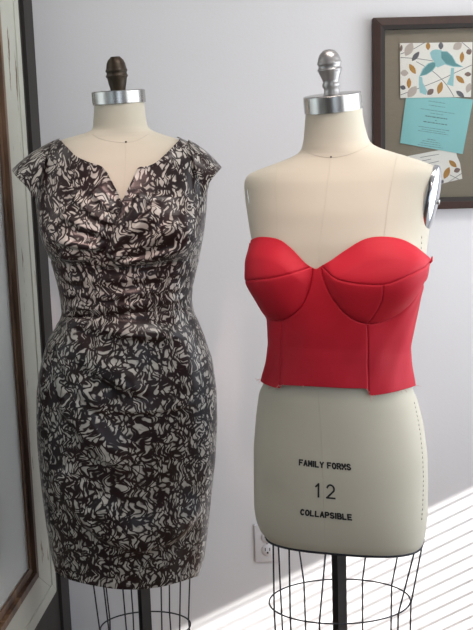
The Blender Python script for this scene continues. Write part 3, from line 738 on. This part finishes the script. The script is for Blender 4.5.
bead2 = ring(XL+.001, XM-.006, YN+wy+bw*.4, YI-bw*.45, ZI+bw*.45, ZT-wz-bw*.45, bw*.5, bw*.5)
for k, nm in enumerate(('stile', 'stile', 'rail', 'rail')):
    s_ = obj(nm, [body[k], lip[k]], M['paint'], mir, smooth=False)
    bv = s_.modifiers.new('worn', 'BEVEL'); bv.width = .0015; bv.segments = 2
    obj('bead', [bead[k], bead2[k]], M['bead'], s_, smooth=False)
obj('glass', rotL(box(XL+.002, XM-.010, YN+wy, YG+.006, ZI+bw*.6, ZT-wz)), M['mirror'], mir, smooth=False)

# ------------------------------------------------------------------ framed cards on the back wall
YP = YB-.034
TLc = atY(373.4, 17.4, YP); BLc = atY(374, 211, YP); ANG = -math.radians(.42)
ca, sa = math.cos(ANG), math.sin(ANG)
hP = np.hypot(*(TLc-BLc)[[0, 2]]); wP = .332
def pw(u, v, y): return np.array([TLc[0]+u*ca-v*sa, y, TLc[2]+u*sa+v*ca])     # v negative = down
def pu(x, y, Y):
    d = atY(x, y, Y)-TLc; return d[0]*ca+d[2]*sa, -d[0]*sa+d[2]*ca
def pring(y0, y1, u0, u1, v0, v1, w, slope=0.0):
    o = [(u0, v0), (u1, v0), (u1, v1), (u0, v1)]; i = [(u0+w, v0+w), (u1-w, v0+w), (u1-w, v1-w), (u0+w, v1-w)]; r = []
    for a, b in ((0, 1), (1, 2), (2, 3), (3, 0)):
        v = [pw(*o[a], y0+slope), pw(*o[b], y0+slope), pw(*i[b], y0), pw(*i[a], y0), pw(*o[a], y1), pw(*o[b], y1), pw(*i[b], y1), pw(*i[a], y1)]
        r.append((v, [(0,1,2,3), (7,6,5,4), (0,4,5,1), (1,5,6,2), (2,6,7,3), (3,7,4,0)]))
    return r
pf = thing('picture_frame', 'dark wood shadow box frame holding pinned cards, hung on the wall', 'picture frame', pw(wP/2, -hP, YB-.017))
mo = obj('moulding', pring(YP, YB-.0005, 0, wP, -hP, 0, .0205, .006), M['framewood'], pf, smooth=False)
bv = mo.modifiers.new('edge', 'BEVEL'); bv.width = .0015; bv.segments = 2
obj('inner_lip', pring(YP+.003, YB-.012, .0200, wP-.0200, -hP+.0200, -.0200, .0105, -.002), M['framelip'], pf, smooth=False)
YK = YB-.014
def pbox(u0, u1, v0, v1, y0, y1, m=0):
    c = [pw(u, v, y) for y in (y0, y1) for v in (v0, v1) for u in (u0, u1)]
    return (c, [(0,1,3,2), (4,6,7,5), (0,4,5,1), (2,3,7,6), (0,2,6,4), (1,5,7,3)], m)
obj('backing', pbox(.02, wP-.02, -hP+.02, -.02, YK, YB-.001), M['board'], pf, smooth=False)
obj('glass', pbox(.022, wP-.022, -hP+.022, -.022, YK-.0125, YK-.0105), M['glass'], pf, smooth=False)
def poly(pts, y, m, thick=.0001):
    """flat printed shape on a card: photo measurement -> card plane"""
    v = [atY(*q, y) for q in pts]; n = len(v); w = [q+np.array([0, thick, 0]) for q in v]
    return (v+w, [tuple(range(n))]+[(i, (i+1) % n, n+(i+1) % n, n+i) for i in range(n)], m)
def leaf(cx, cy, L_, w_, a, y, m):
    a = math.radians(a); pts = []
    for k in range(18):
        t = 2*PI*k/18; x = math.cos(t)*L_/2; yy = math.sin(t)*abs(math.sin(t))**.9*w_/2*1.08
        pts.append((cx+x*math.cos(a)+yy*math.sin(a), cy-x*math.sin(a)+yy*math.cos(a)))
    return poly(pts, y, m)
def twig(pts, w_, y, m):
    P = dens(pts, 6) if len(pts) > 2 else np.array(pts, float); r = []
    for i in range(len(P)-1):
        d = P[i+1]-P[i]; d /= np.hypot(*d)+1e-9; n = np.array([-d[1], d[0]])*w_/2
        r.append(poly([P[i]-n, P[i+1]-n, P[i+1]+n, P[i]+n], y, m))
    return r
def zc(s, ox, oy): return lambda x, y: (ox+x/s, oy+y/s)
def card_org(q, y): v = np.mean([atY(*a, y) for a in q], 0); return v
# bird card
z1 = zc(5.7, 390, 30); ys = YK-.0068
q = [(400, 43.2), (472.5, 42), (471, 97), (400.4, 98)]
cm = [M['ivory'], M['ochre'], M['slate'], M['blush'], M['brown'], M['twig'], M['birdpale'], M['birddark']]
pcs = [poly(q, ys, 0, .0022)]
for k, ln in enumerate(([(60,157),(150,163),(245,176)], [(60,137),(130,110),(200,70)], [(150,180),(250,240),(320,310),(365,380)], [(60,370),(260,295),(400,230),(465,200)], [(410,70),(465,116)])):
    pcs += twig([z1(*p_) for p_ in ln], .55, ys-.0002, 5)
for cx_, cy_, L_, w_, a_, m_ in ((217,92,46,24,90,1),(290,90,44,26,90,2),(108,110,86,44,62,3),(385,92,60,40,35,3),(410,155,64,24,86,1),(450,125,34,30,20,4),(146,150,68,26,52,2),(128,222,68,28,-58,1),(108,303,62,24,88,1),(74,328,34,24,-20,2),(82,245,46,34,0,3),(126,352,80,42,52,3),(230,353,48,30,42,4),(285,330,74,30,74,1),(400,282,64,28,-42,1),(400,365,58,26,-38,2),(444,252,40,24,0,4),(448,330,60,30,72,3),(64,104,42,14,82,4)):
    pcs.append(leaf(*z1(cx_, cy_), L_/5.7, w_/5.7, a_, ys-.0003, m_))
for pts, m_, dy in (([(228,130),(240,116),(262,110),(290,114),(312,130),(322,165),(316,195),(290,206),(272,214),(258,205),(248,176),(236,160)], 6, .0004),
                    ([(262,186),(246,180),(216,190),(186,220),(166,265),(208,256),(244,232),(262,208)], 6, .0005), ([(258,188),(244,184),(220,194),(192,222),(172,262),(206,252),(240,230),(258,206)], 7, .0006),
                    ([(165,263),(184,270),(187,300),(213,350),(205,371),(170,357),(164,312)], 6, .0005), ([(286,120),(326,121),(356,148),(378,188),(420,212),(362,211),(318,198),(288,162)], 6, .0005),
                    ([(292,124),(326,126),(352,150),(374,190),(408,208),(362,206),(320,193),(293,160)], 7, .0006), ([(348,215),(366,215),(361,321),(322,310),(344,262)], 6, .0005)):
    pcs.append(poly([z1(*p_) for p_ in pts], ys-dy, m_))
obj('greeting_card', pcs, cm, smooth=False, label='ivory card with two blue birds on leafy twigs, uppermost in the frame', cat='card', org=card_org(q, ys))
# aqua invitation
z2 = zc(6.3, 400, 80); y2 = YK-.0042
q2 = [(406.6, 93), (473.2, 99.5), (462.7, 154.1), (400, 143)]
pcs = [poly(q2, y2, 0, .0012)]
e1 = np.array([.989, .148]);
def words(cx_, cy_, wid, h_, seed):
    rnd = random.Random(seed); x = -wid/2; c0 = np.array(z2(cx_, cy_)); r = []; n_ = np.array([-e1[1], e1[0]])
    while x < wid/2:
        w_ = min(rnd.uniform(7, 24), wid/2-x); a = c0+e1*x/6.3; b = c0+e1*(x+w_)/6.3; k = n_*h_/6.3/2
        if w_ > 3: r.append(poly([a-k, b-k, b+k, a+k], y2-.0002, 1))
        x += w_+rnd.uniform(3, 6)
    return r
for i, (cx_, cy_, wid, h_) in enumerate(((235,140,110,3),(232,165,100,3),(236,196,215,3),(232,214,80,3),(229,236,140,6),(226,256,8,5),(222,272,150,6),(216,306,200,3),(212,320,150,3),(208,332,190,3),(198,376,52,4),(196,390,110,3),(194,404,130,3),(192,418,160,3))):
    pcs += words(cx_, cy_, wid, h_, i)
obj('invitation_card', pcs, [M['aqua'], M['text']], smooth=False, label='aqua blue printed invitation card pinned tilted below the bird card', cat='card', org=card_org(q2, y2))
# small reply card
z3 = zc(5.25, 390, 120); y3 = YK-.0020
q3 = [(408, 156), (455, 147), (457, 156), (460, 163), (462.4, 178.7), (416, 190)]
pcs = [poly(q3, y3, 0, .0010), leaf(*z3(298, 278), 68/5.25, 28/5.25, 66, y3-.0003, 1), leaf(*z3(330, 230), 54/5.25, 24/5.25, -42, y3-.0003, 1), leaf(*z3(352, 264), 36/5.25, 24/5.25, 20, y3-.0003, 4), leaf(*z3(274, 324), 22/5.25, 16/5.25, 60, y3-.0003, 2)]
for ln in ([(308,326),(376,280)], [(314,288),(362,312)], [(158,197),(256,180)], [(165,216),(216,205)], [(170,236),(256,216)]): pcs += twig([z3(*p_) for p_ in ln], .45, y3-.0002, 5)
obj('reply_card', pcs, [M['ivory'], M['ochre'], M['slate'], M['blush'], M['brown'], M['twig']], smooth=False, label='small ivory card with ochre leaves, partly hidden below the aqua card', cat='card', org=card_org(q3, y3))

# ------------------------------------------------------------------ power outlet low on the wall
a, b = atY(255.2, 562, YB), atY(280.5, 562, YB); zt_ = atY(267, 524, YB)[2]; zb_ = atY(267, 561, YB)[2]; xa, xb = a[0], b[0]; xm = (xa+xb)/2
ou = thing('power_outlet', 'white two-socket power outlet plate low on the wall behind the corset form', 'outlet', (xm, YB, (zt_+zb_)/2))
obj('plate', box(xa, xb, YB-.006, YB-.0003, zb_, zt_, bev=.002), M['plastic'], ou)
for dz in (.0195, -.0195):
    zc_ = (zt_+zb_)/2+dz
    T = np.array([[1, 0, 0], [0, 0, -1], [0, 1, 0]])
    s_ = obj('socket', lathe([(.0165, 0), (.0165, .0018), (.0155, .0026)], (xm, YB-.006, zc_), 32, T), M['plastic'], ou)
    obj('slot', [box(xm-.0075, xm-.0050, YB-.0092, YB-.0086, zc_-.002, zc_+.007), box(xm+.0050, xm+.0075, YB-.0092, YB-.0086, zc_-.002, zc_+.007), box(xm-.0025, xm+.0025, YB-.0092, YB-.0086, zc_-.010, zc_-.005)], M['slot'], s_, smooth=False)
obj('screw', lathe([(.003, 0), (.003, .001), (.002, .0016)], (xm, YB-.006, (zt_+zb_)/2), 14, T), M['silver'], ou)

# ------------------------------------------------------------------ light
def area(name, loc, target, sx, sy, power, col):
    l = bpy.data.lights.new(name, 'AREA'); l.shape = 'RECTANGLE'; l.size = sx; l.size_y = sy; l.energy = power; l.color = col
    o = bpy.data.objects.new(name, l); COL.objects.link(o); o.location = loc
    o.rotation_euler = (Vector(target)-Vector(loc)).to_track_quat('-Z', 'Y').to_euler(); return o
sun = bpy.data.lights.new('sun', 'SUN'); sun.energy = 9.0; sun.angle = math.radians(.53); sun.color = (1.0, .97, .93)
so = bpy.data.objects.new('sun', sun); COL.objects.link(so); so.location = (4, -1, 3)
so.rotation_euler = Vector(SUN).to_track_quat('-Z', 'Y').to_euler()
area('side_window_daylight', (XR-.09, 1.55, 1.4), (-1, 1.55, 1.4), 1.9, 1.1, 24, (.93, .96, 1.0))  # area light just inside the side window, standing in for its assumed daylight
area('front_fill', ((FX0+FX1)/2, YF+.03, (FZ0+FZ1)/2), ((FX0+FX1)/2, 3, (FZ0+FZ1)/2), 1.3, 1.5, 8, (.92, .96, 1.0))  # soft fill added behind the camera, set in the unseen front opening
area('assumed_overhead_fill', (.55, 1.45, ZC-.06), (.55, 1.6, 1.2), .5, .5, 14, (1.0, .94, .89))  # assumed warm overhead fill with no fixture, added to brighten the upper wall
def spot(loc, target, power, cone, col, soft=.06):  # warm fill spot added to brighten the forms, no known lamp there
    sp = bpy.data.lights.new('chest_fill_spot', 'SPOT'); sp.energy = power; sp.color = col; sp.spot_size = math.radians(cone); sp.spot_blend = .8; sp.shadow_soft_size = soft
    o = bpy.data.objects.new('chest_fill_spot', sp); COL.objects.link(o); o.location = loc
    o.rotation_euler = (Vector(target)-Vector(loc)).to_track_quat('-Z', 'Y').to_euler(); return o
spot((0, 1.62, ZC-.05), (0, 2.02, 1.3), 14, 62, (1.0, .78, .70), .12)
spot((.10, .25, 2.35), (.185, 1.86, 1.265), 92, 12.5, (1.0, .72, .66))
spot((-.20, .35, 2.35), (-.255, 2.14, 1.27), 92, 12.5, (1.0, .68, .62))
wd = bpy.data.worlds.new('sky'); SC.world = wd; wd.use_nodes = True
wd.node_tree.nodes['Background'].inputs[0].default_value = (.58, .77, 1.0, 1); wd.node_tree.nodes['Background'].inputs[1].default_value = 1.2
